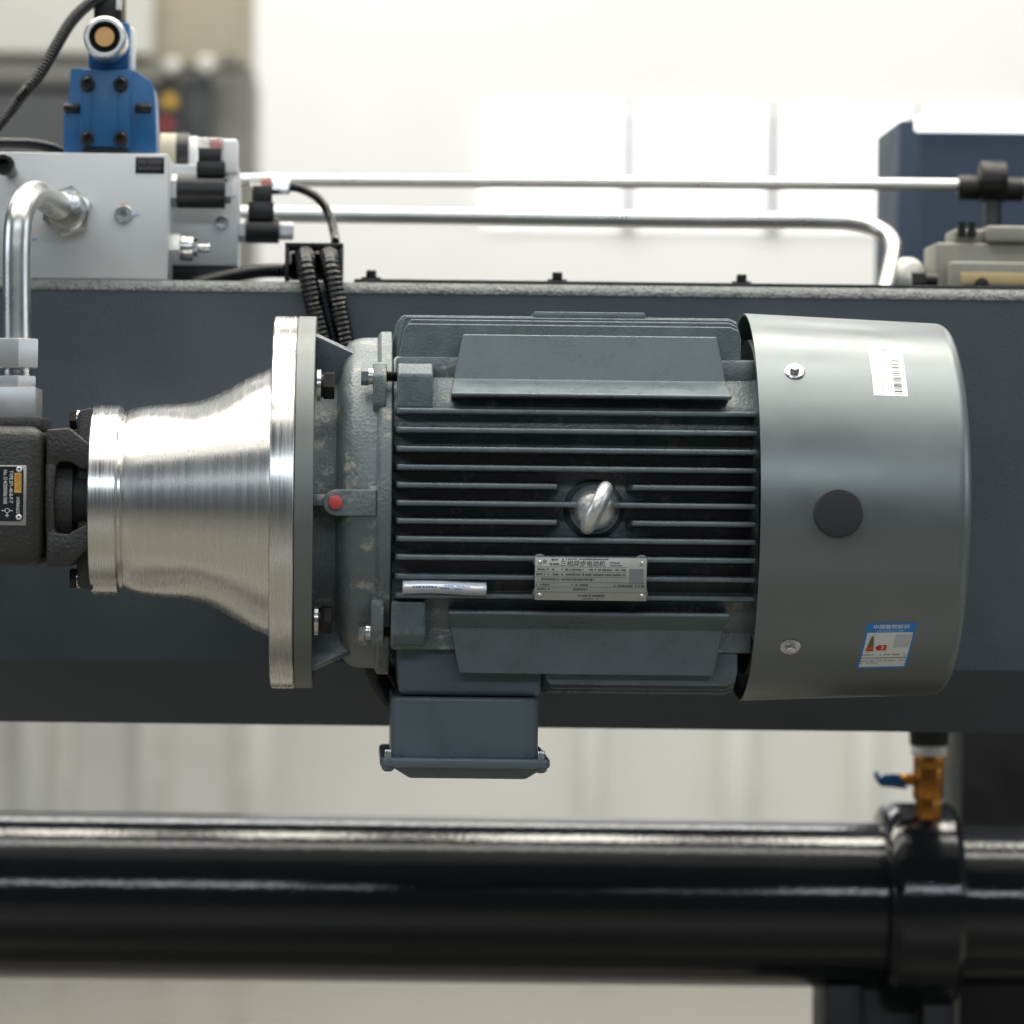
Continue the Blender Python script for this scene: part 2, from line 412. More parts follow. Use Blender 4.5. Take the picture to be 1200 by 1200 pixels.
# ears and their tie bolts, lug blocks
for s, pys in ((1, (424, 486)), (-1, (694, 756))):
    Y = -.172; zt, zb_ = ZP(445, pys[0], Y), ZP(445, pys[1], Y)
    zo, zi = (zt, zb_) if s > 0 else (zb_, zt)            # outer and inner side
    x0, x1 = XP(435.5, Y), XP(451.5, Y)
    pr = [(-.172, zo - s * .016), (-.160, zo), (-.095, zo), (-.095, zi), (-.160, zi), (-.172, zi + s * .012)]
    b = BM(); loft(b, [[(x, y, z) for y, z in pr] for x in (x0, x1)], bev=.0028); ear = obj('ear', b, 'motor_paint_cast', shield, wn=True)
    zc2 = ZP(428, 441 if s > 0 else 740, -.158)
    b = BM(); hexa(b, (XP(421.5, -.158), -.158, zc2), (XP(430.5, -.158), -.158, zc2), .0180, rot=0.52); tb = obj('tie_bolt', b, 'zinc' if s < 0 else 'motor_paint', ear)
    b = BM(); cyl(b, (XP(430, -.158), -.158, zc2), (XP(436, -.158), -.158, zc2), .0092, 24); obj('washer', b, 'zinc', tb)
    b = BM(); tube(b, resample([Vector((XP(450, -.158), -.158, zc2)), Vector((XP(466, -.158), -.158, zc2))], .0007), .0062, 16, ribs=(.0022, .0012)); obj('thread', b, 'black_bolt', tb)
    Y = -.178; pz = (425, 478.5) if s > 0 else (704, 757.5)
    zt, zb_ = ZP(483, pz[0], Y), ZP(483, pz[1], Y); zo, zi = (zt, zb_) if s > 0 else (zb_, zt)
    x0, x1 = (XP(464, Y), XP(506, Y)) if s > 0 else (XP(459.5, Y), XP(500.5, Y))
    pr = [(-.178, zo - s * .013), (-.163, zo), (-.10, zo), (-.10, zi), (-.178, zi)]
    b = BM(); loft(b, [[(x, y, z) for y, z in pr] for x in (x0, x1)], bev=.0035, seg=3); lug = obj('lug_block', b, 'motor_paint', mo, wn=True)
    for dz in (.012, .034):                                                     # cast marks
        b = BM(); cyl(b, ((x0 + x1) / 2 - .001, -.1775, zi + s * dz), ((x0 + x1) / 2 - .001, -.1784, zi + s * dz), .0035, 14); obj('cast_mark', b, 'motor_paint', lug)
# stator frame
xa, xb = XP(457), XP(884)
oct_ = [(-.166, -.109), (-.166, .109), (-.112, .168), (.112, .168), (.166, .109), (.166, -.109), (.112, -.168), (-.112, -.168)]
b = BM(); loft(b, [[(x, y, AZ + z) for y, z in oct_] for x in (xa, xb)], bev=.006); obj('stator_frame', b, 'motor_paint_cast', mo)
# fins of the camera side, each a casting of its own
def fin(px0, px1, off, l_taper=True, r_taper=False, name='cooling_fin'):
    z = AZ + off / 1047.0 - 0.0; yt = -min(.209, math.sqrt(.2185 ** 2 - (off / 1047.0) ** 2))
    x0, x1 = XP(px0, yt), XP(px1, yt)
    tl, tr = (.010 if l_taper else 0), (.010 if r_taper else 0)
    pr = lambda x, xt: [(x, -.155, z - .0055), (xt, yt + .0012, z - .0027), (xt, yt, z - .0016), (xt, yt, z + .0016), (xt, yt + .0012, z + .0027), (x, -.155, z + .0055)]
    b = BM(); loft(b, [pr(x0 - tl * .7, x0), pr(x1 + tr * .7, x1)], bev=.0007, seg=1)
    return obj(name, b, 'motor_paint', mo, sharp=50)
xR = 886
for off in (-108.5, -86, -63.5, -42, 42, 63.5, 86, 108.5):
    fin(467, xR, off)
for off in (-21, 21):
    fin(467, 652, off, True, True); fin(742, xR, off, True, False)
fin(467, 676, 0, True, False); fin(718, xR, 0, False, False)
# the lip fins and pads at the two corners
for s in (1, -1):
    q = (lambda z: AZ + s * z)
    def zz(py, Y):                                   # height above the axis of a row of the upper half
        return (592.5 - py) * S(Y)
    zf, zp0, zp1 = zz(464, -.196), zz(447, -.155), zz(394, -.142)
    A = lambda xb_, xt_: [(xb_, -.150, q(zf - .004)), (xb_, -.195, q(zf - .0025)), (xb_, -.1975, q(zf)), (xb_, -.195, q(zf + .002)), (xb_ + (xt_ - xb_) * .25, -.156, q(zp0)), (xt_, -.146, q(zp1)), (xt_, -.11, q(zp1)), (xb_, -.11, q(zf - .004))]
    Y = -.16
    b = BM(); loft(b, [A(XP(526, Y), XP(541, Y)), A(XP(853, Y), XP(839, Y))], bev=.0030, seg=2)
    obj('corner_pad', b, 'motor_paint', mo, sharp=50, wn=True)
    # lengthwise fins of the far faces, seen edge on, rising towards the middle
    xl0 = 470 if s > 0 else 640
    for k, (Y, zt) in enumerate(((-.124, .2045), (-.102, .2105), (-.080, .2150), (-.058, .2175), (-.036, .2185), (-.012, .2188), (.012, .2188), (.05, .217), (.09, .2105), (.124, .20))):
        xl, xr = XP(xl0 + (3 if k == 1 else -1.5 * k), Y), XP(866 - (2 if k else 0), Y)
        sl = .007 if s > 0 else 0
        pts = [(xl - sl, .155), (xl + .0015, zt - .006), (xl + .006, zt), (xr - .012, zt), (xr - .003, zt - .004), (xr, zt - .014), (xr, .155)]
        b = BM(); loft(b, [[(x, y, q(z)) for x, z in pts] for y in (Y - .0035, Y + .0035)], bev=.0014)
        obj('edge_fin', b, 'motor_paint', mo, sharp=50, wn=True)
    if s > 0:
        b = BM(); box(b, XP(622, -.05), XP(752, -.05), -.075, .06, AZ + .214, AZ + .2225, .0015); obj('top_pad', b, 'motor_paint', mo)
# outer edge ledge that carries the edge fins
for s in (1, -1):
    b = BM(); box(b, XP(462, -.13), XP(882, -.13), -.135, .135, AZ + s * .14, AZ + s * .1665, .004); obj('frame_ledge', b, 'motor_paint_cast', mo)
# eyebolt boss and eyebolt
bc_ = P(697, 597, -.19); 
b = BM(); cyl(b, (bc_.x, -.15, bc_.z), (bc_.x, -.186, bc_.z), .040, 48, r1=.0275, bev=.003); obj('eyebolt_boss', b, 'motor_paint_cast', mo)
eye = bpy.data.objects.new('lifting_eye', None)
b = BM(); lathe(b, [(0, 0), (0, .0235), (.006, .0235), (.008, .022), (.011, .020), (.016, .012), (.018, 0)], (bc_.x, -.186, bc_.z), (0, -1, 0), n=40)
lift = obj('lifting_eye', b, 'galvanised_bright', mo)
dirv = Vector((.42, 0, .91)).normalized(); nrm = (Vector((.91, 0, -.42)) + Vector((0, -.085, 0))).normalized()
yv = nrm.cross(dirv).normalized()
ctr = P(699, 595, -.228); ctr.y = -.226
b = BM(); NN, MM = 40, 16; vs = []
for i in range(NN):
    a = 2 * math.pi * i / NN; rad = dirv * math.cos(a) + yv * math.sin(a); th = .0078 + .0016 * max(0, math.sin(a) * (1 if yv.y > 0 else -1))
    vs.append([b.verts.new(ctr + rad * .0240 + (rad * math.cos(t) + nrm * math.sin(t)) * th) for t in [2 * math.pi * j / MM for j in range(MM)]])
for i in range(NN):
    for j in range(MM): b.faces.new((vs[i][j], vs[(i + 1) % NN][j], vs[(i + 1) % NN][(j + 1) % MM], vs[i][(j + 1) % MM]))
obj('eye_ring', b, 'galvanised_bright', lift)
# nameplate
yn = -.2125
c00, c11 = P(627, 653, yn), P(757.5, 704.5, yn)
NX, NZ, NW, NH = (c00.x + c11.x) / 2, (c00.z + c11.z) / 2, c11.x - c00.x, c00.z - c11.z
b = BM(); box(b, NX - NW / 2, NX + NW / 2, yn, yn + .0012, NZ - NH / 2, NZ + NH / 2, .0004); plate = obj('nameplate', b, 'nameplate_alu', mo)
fnp = lambda x, y: Vector((NX + x, yn - .0004, NZ + y))
for sx, sy in ((-1, 1), (1, 1), (-1, -1), (1, -1)):
    x, z = NX + sx * (NW / 2 - .0055), NZ + sy * (NH / 2 - .0055)
    b = BM(); lathe(b, [(0, 0), (0, .0024), (.001, .0022), (.0018, .0012), (.002, 0)], (x, yn, z), (0, -1, 0), n=14); obj('rivet', b, 'zinc', plate)
    b = BM(); cyl(b, (x, -.16, z + .002), (x, -.2095, z + .002), .0075, 20, bev=.001); obj('plate_boss', b, 'motor_paint', mo)
obj('title', text_bm('三相异步电动机', .0072, lambda x, y: fnp(x - .009 + y * .15, y + .0168), bold=.00005), 'print_dim', plate)
b = BM()
lathe(b, [(0, .0013), (0, .0021)], (NX - .0515, yn - .0004, NZ + .0195), (0, -1, 0), n=16); lathe(b, [(0, 0), (0, .0007)], (NX - .0515, yn - .0004, NZ + .0195), (0, -1, 0), n=8)
for x0, x1, y, h in ((-.044, -.037, .0215, .0026), (-.032, -.0305, .0215, .0026), (-.046, -.0355, .0165, .0026), (-.028, .020, .0222, .0014), (.021, .036, .0185, .0016), (.022, .035, .0155, .0014),
                     (-.061, -.041, .0105, .0022), (-.033, -.008, .0105, .0022), (-.002, .039, .0105, .0022), (-.061, -.047, .0050, .0024), (-.042, -.036, .0050, .0024), (-.033, .039, .0050, .0024),
                     (-.061, -.058, -.0005, .0024), (-.055, .006, -.0005, .0024), (-.061, -.046, -.0065, .0022), (-.021, -.002, -.0065, .0022), (.026, .060, -.0070, .0026),
                     (-.061, -.045, -.0115, .0022), (-.021, -.004, -.0115, .0022), (-.014, .016, -.0185, .0026), (-.012, .014, -.0220, .0012)):
    marks(b, x0, x1, y, h, fnp, .0006, .0022)
for y in (.0133, .0078, .0022, -.0038, -.0090, -.0148): patch(b, -.062, .041 if y > -.003 else .062, y - .00015, y + .00015, fnp)
obj('plate_print', b, 'print_dim', plate)
b = BM(); patch(b, .043, .059, -.0045, .0120, fnp); obj('blank_code_field', b, 'print_grey', plate)
# curled silver sticker between two fins
q0, q1 = P(472, 679.5, -.205), P(570, 697.5, -.205)
def foil(x, y):
    t = y; return Vector((q0.x + (q1.x - q0.x) * x, -.196 - .012 * math.sin(math.pi * min(1, max(0, t))) + .006 * (1 - x) * 0, q1.z + (q0.z - q1.z) * t + .001 * math.sin(x * 5)))
b = BM(); patch(b, 0, 1, 0, 1, foil, 16, 10); st = obj('foil_sticker', b, 'silver_foil', mo, sharp=80)
so = st.modifiers.new('thickness', 'SOLIDIFY'); so.thickness = .0006
up = lambda x, y: foil(x, y) + Vector((0, -.0006, 0))
b = BM(); marks(b, .12, .40, .48, .14, up, .02, .035); marks(b, .45, .70, .40, .10, up, .012, .03); marks(b, .50, .80, .62, .07, up, .012, .03); obj('sticker_print', b, 'label_blue', st)

# fan cover
xc0, xc1 = XP(868), XP(1106)
Lc = xc1 - xc0; fr = .016
out = [(0, .2262), (.002, .2266), (Lc - fr, .2175)]
out += [(Lc - fr + fr * math.sin(R(a)), .2175 - fr + fr * math.cos(R(a))) for a in range(12, 91, 13)]
rim_r = out[-1][1]
prof = out + [(Lc, rim_r - .02), (Lc, .0)]
inn = [(0, .2240), (Lc - fr, .2152), (Lc - .003, .2152 - fr), (Lc - .003, 0)]
b = BM(); lathe(b, inn[::-1] + prof, (xc0, 0, AZ), n=192)
cover = obj('fan_cover', b, 'cover_paint', mo, sharp=40)
b = BM(); lathe(b, [(.0, 0), (.0, .195), (.01, .198), (.03, .198)], (XP(872), 0, AZ), n=96); obj('rear_shield', b, 'frame_black', mo)
def on_cover(px, py):
    """where the sight line meets the cover: axial x and angle"""
    r = .222
    for _ in range(12):
        ph = math.asin(max(-1, min(1, (P(px, py, -.16).z - AZ) / r)))
        for _ in range(6):
            p = P(px, py, -r * math.cos(ph)); ph = math.asin(max(-1, min(1, (p.z - AZ) / r)))
        t = max(0, min(Lc - fr, p.x - xc0)); r = .2266 - (.0091) * t / (Lc - fr)
    return p.x, ph
def cov(x, ph, h=0.0):
    t = max(0, min(Lc - fr, x - xc0)); r = .2266 - .0091 * t / (Lc - fr) + h
    return Vector((x, -r * math.cos(ph), AZ + r * math.sin(ph)))
for px, py in ((931, 435.5), (926, 757.5)):
    x, ph = on_cover(px, py); c = cov(x, ph); d = Vector((0, -math.cos(ph), math.sin(ph)))
    b = BM(); lathe(b, [(-.001, 0), (-.001, .0118), (.0012, .0118), (.0022, .0105), (.0022, 0)], c, d, n=32); w = obj('screw', b, 'zinc', cover)
    b = BM(); hexa(b, c + d * .002, c + d * .0085, .0105, bev=.001, rot=.4); obj('screw_head', b, 'zinc', w)
x, ph = on_cover(982, 601); c = cov(x, ph); d = Vector((0, -math.cos(ph), math.sin(ph)))
b = BM(); lathe(b, [(-.004, 0), (-.004, .0270), (.004, .0275), (.0058, .0262), (.0062, .024), (.0062, 0)], c, d, n=64); obj('rubber_plug', b, 'black_rubber', cover)
# stickers on the cover: sx along the axis, sy along the arc
def sticker(px, py, w, h, name, m, lift_=.00025, skew=0.0):
    x, ph = on_cover(px, py)
    fn = lambda u, v, e_=0.0: cov(x + u + v * skew, ph + v / .2215, lift_ + e_)
    b = BM(); patch(b, -w / 2, w / 2, -h / 2, h / 2, fn, 8, 16); o = obj(name, b, m, cover, sharp=80)
    return o, fn
o, f0 = sticker(1040.5, 432, .0385, .0840, 'barcode_sticker', 'paper_white')
fn = lambda u, v: f0(u, v, .0002)
b = BM(); y = .0175
while y > -.0395:
    w = random.choice((.0007, .0011, .0018)); patch(b, .0045, .0135, y - w, y, fn); y -= w + random.choice((.0008, .0013, .0022))
obj('barcode', b, 'print_dim', o)
b = BM()
for x0, lo, hi in ((.0160, -.028, .030), (.0015, -.038, .006), (-.0020, -.036, .020), (-.0085, -.034, .008), (-.0150, -.004, .008)):
    y = hi
    while y > lo:
        w = random.uniform(.0008, .002)
        if random.random() > .2: patch(b, x0 - .001, x0 + .001, y - w, y, fn)
        y -= w * 1.6
obj('sticker_print', b, 'print_pale', o)
b = BM(); marks(b, -.006, .003, .0355, .0022, fn, .0008, .0018); obj('sticker_mark', b, 'print_black', o)
o, f0 = sticker(1039, 759, .0565, .0770, 'energy_sticker', 'label_blue', skew=.07)
fn = lambda u, v: f0(u, v, .0002); fn2 = lambda u, v: f0(u, v, .0004)
b = BM(); patch(b, -.0258, .0258, -.0345, .0245, fn, 6, 12); obj('white_panel', b, 'print_white', o)
obj('title', text_bm('中国能效标识', .0066, lambda x, y: fn(x * 1.05, y + .0325), bold=.0001), 'print_white', o)
obj('subtitle', text_bm('CHINA ENERGY LABEL', .0030, lambda x, y: fn(x * 1.02, y + .0268)), 'print_white', o)
b = BM(); patch(b, .0070, .0250, .0005, .0215, fn2, 4, 4); obj('blank_code_field', b, 'print_pale', o)
steps = (('label_olive', .009, .019), ('label_olive', .002, .009), ('label_orange', -.002, .002), ('label_red', -.005, -.002))
for m_, y0, y1 in steps:
    b = BM(); hw = lambda y: .0015 + (.019 - y) * .000125
    vs = [b.verts.new(fn2(-.019 + sx * (.0014 + (.019 - y) * .14), y)) for y, sx in ((y0, -1), (y0, 1), (y1, 1), (y1, -1))]
    b.faces.new(vs); obj('grade_bar', b, m_, o)
b = BM(); vs = [b.verts.new(fn2(x_, y_)) for x_, y_ in ((-.0135, .001), (-.0100, .005), (-.0005, .005), (-.0005, -.004), (-.0100, -.004))]; b.faces.new(vs); obj('grade_arrow', b, 'label_red', o)
obj('grade', text_bm('3', .0075, lambda x, y: f0(x - .005, y + .0005, .0006), bold=.0002), 'print_white', o)
b = BM()
marks(b, -.026, -.013, -.0115, .0022, fn2, .001, .002); marks(b, -.006, .025, -.0115, .0022, fn2, .001, .002); marks(b, -.019, -.014, .021, .001, fn2, .001, .002); marks(b, -.022, -.016, -.0075, .001, fn2, .001, .002)
marks(b, -.026, -.002, -.0225, .0016, fn2, .001, .003); marks(b, .001, .014, -.0225, .0016, fn2, .001, .003); marks(b, .018, .025, -.0225, .0016, fn2, .001, .003); marks(b, -.026, -.006, -.0265, .0016, fn2, .001, .003)
patch(b, -.0256, .0256, -.0178, -.0165, fn2, 6, 1)
obj('sticker_print', b, 'print_grey', o)
# terminal box under the motor
Y0 = -.118
zs = lambda py, Y=Y0: ZP(545, py, Y)
b = BM(); 
top, bot = AZ - .150, zs(816)
loft(b, [[(XP(464, Y0), Y0, top), (XP(470, Y0), Y0, bot), (XP(636, Y0), Y0, bot), (XP(640, Y0), Y0, top)], [(XP(464, Y0), .10, top), (XP(470, Y0), .10, bot), (XP(636, Y0), .10, bot), (XP(640, Y0), .10, top)]], bev=.008, seg=3)
obj('box_neck', b, 'box_paint', mo, wn=True)
def rbox(bm, x0, x1, y0, y1, z0, z1, r, grow=0.0, n=6):
    def rg(g, z):
        pts = []
        for cx, cy, a0 in ((x1 - r, y1 - r, 0), (x0 + r, y1 - r, 90), (x0 + r, y0 + r, 180), (x1 - r, y0 + r, 270)):
            for k in range(n + 1):
                a = R(a0 + 90 * k / n); pts.append((cx + (r + g) * math.cos(a), cy + (r + g) * math.sin(a), z))
        return pts
    loft(bm, [rg(0, z1), rg(grow, z0)]); return bm
Yb = -.132
zt_, zr0, zr1, zl = ZP(545, 817.5, Yb), ZP(545, 888, Yb), ZP(545, 899.5, Yb), ZP(545, 913.5, Yb)
b = BM(); rbox(b, XP(461, Yb), XP(634.5, Yb), Yb, .105, zr0 - .002, zt_, .020); bevel_new(b, list(b.verts), .004, 3, 60)
tbx = obj('terminal_box', b, 'box_paint', mo, wn=True)
b = BM(); rbox(b, XP(448.5, Yb), XP(648, Yb), Yb - .014, .118, zr1, zr0, .016); bevel_new(b, list(b.verts), .003, 2, 60); lid = obj('lid_rim', b, 'box_paint', tbx, wn=True)
b = BM(); x0, x1 = XP(461, Yb), XP(641, Yb)
loft(b, [[(x0, Yb - .008, zr1 + .001), (x1, Yb - .008, zr1 + .001), (x1, .11, zr1 + .001), (x0, .11, zr1 + .001)], [(x0 + .022, Yb + .012, zl), (x1 - .020, Yb + .012, zl), (x1 - .020, .09, zl), (x0 + .022, .09, zl)]], bev=.003); obj('lid', b, 'box_paint', tbx, wn=True)
for px in (458, 637):
    x = XP(px, Yb); b = BM(); cyl(b, (x, Yb - .003, zr0 - .001), (x, Yb - .003, zr0 + .009), .0042, 16, bev=.0008); obj('lid_screw', b, 'zinc', tbx)
    b = BM(); lathe(b, [(0, 0), (.0, .0075), (.003, .007), (.0055, .004), (.006, 0)], (x, Yb - .003, zr1 + .0005), (0, 0, -1), n=20); obj('screw_head', b, 'box_paint', tbx)

# ------------------------------------------------------------------ bell housing
bell = thing('bell_housing', (XP(230), 0, AZ - .2175), 'bright turned aluminium bell housing between pump and motor', 'coupling')
AZb = AZ - .0005
xs = XP(146)
pr = [(146, .1035), (149, .1055), (160, .1090), (175, .1115), (190, .1130), (208, .1140), (222, .1155), (234, .1180), (246, .1220), (258, .1275), (272, .1350), (286, .1430), (298, .1490), (308, .1530), (314, .156), (317.5, .1575), (320.5, .1605)]
b = BM(); rings = []; n_ = 240
for px, rc_ in pr:
    rs_ = rc_ if px < 160 or px > 318 else .1065 + (px - 150) * (.1590 - .1065) / 165
    ring = []
    for i in range(n_):
        a_ = 2 * math.pi * i / n_; t_ = (abs(math.sin(a_)) - .50) / .50; t_ = min(1, max(0, t_)); t_ = t_ * t_ * (3 - 2 * t_)
        r_ = max(rc_, rs_) * (1 - t_) + rc_ * t_
        ring.append((XP(px), -r_ * math.cos(a_), AZb + r_ * math.sin(a_)))
    rings.append(ring)
loft(b, rings); obj('cone', b, 'aluminium', bell)
w = XP(143) - XP(109)
b = BM(); lathe(b, [(0, 0), (0, .1085), (.0015, .1110), (w - .0025, .1112), (w - .001, .1095), (w, .1085), (w + .0005, .1045), (w + .0045, .1035), (w + .0045, 0)], (XP(109), 0, AZb), n=160); obj('pump_collar', b, 'aluminium_rim', bell)
w = x_fl0 - XP(320)
b = BM(); lathe(b, [(0, 0), (0, .2160), (.0012, .2178), (w - .0018, .2178), (w - .0004, .2165), (w - .0004, 0)], (XP(320), 0, AZb), n=192); obj('motor_collar', b, 'aluminium_rim', bell)

# ------------------------------------------------------------------ pump
pu = thing('gear_pump', (XP(20), 0, AZ - .1), 'dark cast iron hydraulic gear pump bolted to the aluminium bell', 'pump')
def zp(py, Y, px=40): return ZP(px, py, Y)
def poly(pxpts, Y0, Y1, bev=0.002, seg=2, Yr=None):
    """plate with an outline given on its front face"""
    Yr = Y0 if Yr is None else Yr
    pts = [P(x, y, Yr) for x, y in pxpts]
    b = BM(); loft(b, [[(p.x, Y, p.z) for p in pts] for Y in (Y0, Y1)], bev=bev, seg=seg); return b
Yp = -.085
b = BM(); box(b, XP(-150, Yp), XP(50.5, Yp), Yp, .085, zp(664, Yp), zp(499, Yp), .018, 4); body = obj('pump_body', b, 'pump_iron', pu)
b = BM(); box(b, XP(-40, -.06), XP(49.5, -.06), -.062, .062, zp(506, -.06), zp(488, -.06), .004); obj('port_boss', b, 'pump_iron', pu)
arm_top = [(54, 503), (81, 501), (86, 505), (108, 523), (108, 548), (96, 550), (82, 541), (69, 541), (67, 546), (54, 546)]
b = poly(arm_top, -.078, .078, .005, 3); obj('cover_arm', b, 'pump_iron', pu)
arm_bot = [(54, 664), (80, 664), (86, 660), (108, 636), (108, 612), (98, 616), (84, 623), (81, 626), (66, 625), (64, 620), (54, 620)]
b = poly(arm_bot, -.078, .078, .005, 3); obj('cover_arm', b, 'pump_iron', pu)
b = poly([(53, 540), (67, 540), (65, 560), (63.5, 583), (64, 605), (65, 627), (53, 627)], -.078, .078, .004); obj('end_cover', b, 'pump_iron', pu)
b = BM(); cyl(b, (XP(58), 0, AZb), (XP(89), 0, AZb), .066, 48, bev=.004); obj('bearing_neck', b, 'pump_iron', pu)
b = BM(); cyl(b, (XP(86), 0, AZb), (XP(108), 0, AZb), .056, 48); obj('pilot', b, 'frame_black', pu)
fl = [(93, 481), (104, 478), (109, 478), (109, 692), (94, 690), (90, 684), (90, 487)]
b = poly(fl, -.050, .050, .003); obj('mounting_flange', b, 'pump_iron', pu)
for py0, py1, n_ in ((481, 503, 1), (665, 690, -1)):
    c0 = P(82, (py0 + py1) / 2, -.035); c1 = P(91.5, (py0 + py1) / 2, -.035); b = BM(); hexa(b, (c0.x, -.035, c0.z), (c1.x, -.035, c0.z), .021, rot=.1); bo = obj('bolt', b, 'black_bolt', pu)
    b = BM(); cyl(b, (c1.x - .001, -.035, c0.z), (c1.x + .003, -.035, c0.z), .012, 24); obj('washer', b, 'zinc', bo)
# its type plate, printed sideways
Yt = Yp - .0012
t0, t1 = P(-60, 544, Yt), P(30.5, 616, Yt)
b = BM(); box(b, t0.x, t1.x, Yt, Yp + .001, t1.z, t0.z, .0008); tp = obj('type_plate', b, 'nameplate_alu', pu)
k0, k1 = P(-58, 546, Yt), P(27, 611, Yt)
b = BM(); rbox(b, k0.x, k1.x, k1.z, k0.z, 0, .0004, .005)
for v in b.verts: v.co = Vector((v.co.x, Yt - v.co.z, v.co.y))
obj('black_field', b, 'plate_black', tp)
def side(px, py):                                     # print turned a quarter clockwise
    c = P(px, py, Yt - .0008); return lambda x, y: Vector((c.x + y, Yt - .0008, c.z - x))
obj('type_line', text_bm('TYPE.SP1-40-8-P-T', .0060, side(12.8, 570.5), bold=.00006, sx=.80), 'print_white', tp)
obj('number_line', text_bm('No. S1402000061000', .0062, side(6, 570.5), bold=.00004, sx=.72), 'print_white', tp)
obj('maker_line', text_bm('HYDRAULICS', .0052, side(20.8, 592), bold=.00006, sx=.62), 'print_white', tp)
g0, g1 = P(17, 554, Yt - .0008), P(25, 577.5, Yt - .0008); b = BM(); patch(b, g0.x, g1.x, g1.z, g0.z, lambda x, y: Vector((x, Yt - .0008, y))); gp = obj('gold_emblem', b, 'gold_print', tp)
b = BM()
for i in range(3):
    f_ = side(19 + i * 2.2, 566); marks(b, -.009, .009, 0, .0011, lambda x, y: f_(x, y) + Vector((0, -.0003, 0)), .0006, .0016, 1.2)
obj('emblem_print', b, 'label_red', gp)
b = BM()
for px in (-3, -10, -18): 
    f_ = side(px, 570); marks(b, -.022, .022, 0, .0035, f_, .001, .0025)
c = P(8.4, 598.3, Yt - .0008)
lathe(b, [(0, .0022), (0, .0029)], c, (0, -1, 0), n=20)
for dx, dz, w, h in ((-.0045, 0, .0018, .0005), (.0045, 0, .0018, .0005), (0, -.0050, .0005, .0025), (0, -.0056, .0022, .0005)):
    patch(b, c.x + dx - w, c.x + dx + w, c.z + dz - h, c.z + dz + h, lambda x, y: Vector((x, Yt - .0008, y)))
obj('pump_symbol', b, 'print_white', tp)
for px, py in ((22.5, 550), (22, 606)):
    c = P(px, py, Yt); b = BM(); lathe(b, [(0, 0), (0, .0036), (.0012, .0034), (.0022, .0020), (.0014, .0010), (.0014, 0)], (c.x, Yt, c.z), (0, -1, 0), n=20); rv = obj('rivet', b, 'white_plastic', tp)
    b = BM(); cyl(b, (c.x, Yt - .0016, c.z), (c.x, Yt - .0020, c.z), .0010, 10); obj('rivet_hole', b, 'dark_socket', rv)

# pressure pipe from pump to valve block
YPI = -.02
pp = thing('pressure_pipe', P(20, 490, YPI), 'bent bright steel pressure pipe rising from the pump to the valve block', 'pipe')
cx = P(20, 430, YPI).x
path = [P(20, 470, YPI), P(20, 400, YPI), P(19.5, 330, YPI), P(20, 285, YPI), P(22.5, 255, YPI + .005), P(30, 236, YPI + .03), P(42, 228, YPI + .09), P(58, 236, .17), P(75, 247, .262)]
b = BM(); tube(b, spline(path, 10), .0165, 32); obj('tube', b, 'pipe_steel', pp, sharp=60)
zf = lambda py: ZP(20, py, YPI)
for y0, y1, af, rot in ((397, 431.5, .0465, .15), (440.5, 455, .0420, .15)):
    b = BM(); hexa(b, (cx, YPI, zf(y1)), (cx, YPI, zf(y0)), af, rot=rot, bev=.002); obj('hex_nut', b, 'plated_steel', pp)
b = BM(); cyl(b, (cx, YPI, zf(442)), (cx, YPI, zf(430)), .0175, 32); obj('collar', b, 'zinc', pp)
b = BM(); box(b, XP(-25, -.05), XP(40.5, -.05), -.052, .04, ZP(20, 489.5, -.05), ZP(20, 453.5, -.05), .001); obj('flange_block', b, 'plated_steel', pp)
# big hex nut on the block face
MY = .27
c = P(80, 249, MY); b = BM(); hexa(b, (c.x, MY - .002, c.z), (c.x, MY - .030, c.z), .056, rot=.35, bev=.003); nn = obj('hex_nut', b, 'zinc', pp)
c2 = P(77, 247.5, MY - .03); b = BM(); cyl(b, (c.x, MY - .028, c.z), (c2.x, MY - .048, c2.z), .0262, 32, r1=.0215, bev=.002); obj('cone_nut', b, 'zinc', nn)

# ------------------------------------------------------------------ valve block on the beam
vb = thing('valve_block', P(100, 327, MY + .06), 'satin silver hydraulic valve block standing on the beam under the blue valve', 'valve block')
z1 = ZP(100, 179, MY)
b = BM(); box(b, XP(-120, MY), P(196.5, 250, MY).x, MY, MY + .16, bt + .0017, z1, .0022); obj('block', b, 'block_nickel', vb)
c = P(145, 251.5, MY); b = BM(); lathe(b, [(-.001, 0), (-.001, .0118), (.0035, .0118), (.005, .0105), (.005, .0048), (.0015, .0042), (.0015, 0)], (c.x, MY, c.z), (0, -1, 0), n=32); o = obj('plug', b, 'zinc', vb)
b = BM(); cyl(b, (c.x, MY - .0012, c.z), (c.x, MY - .0020, c.z), .0042, 6); obj('socket', b, 'print_grey', o)
b = BM(); c3 = P(144.5, 240.5, MY); box(b, c3.x - .0035, c3.x + .0035, MY - .0022, MY + .001, c3.z - .0012, c3.z + .0012); obj('red_mark', b, 'label_red', vb)
b = BM()
for px, py, w_, h_ in ((153, 254, .003, .0006), (160, 252, .004, .0006), (150, 256, .002, .001), (40, 280.5, .003, .0008)):
    c = P(px, py, MY); box(b, c.x - w_, c.x + w_, MY - .0006, MY + .001, c.z - h_, c.z + h_)
obj('ink_mark', b, 'label_blue', vb)
l0, l1 = P(159, 184, MY), P(192.5, 203.5, MY)
b = BM(); box(b, l0.x, l1.x, MY - .0008, MY + .001, l1.z, l0.z, .0003); lb = obj('black_label', b, 'plate_black', vb)
b = BM(); fl_ = lambda x, y: Vector((l0.x + x, MY - .0011, l0.z - y)); marks(b, .003, .032, .006, .0055, fl_, .002, .0035, .35); marks(b, .003, .032, .0138, .0050, fl_, .002, .0035, .35); obj('label_print', b, 'print_dim', lb)
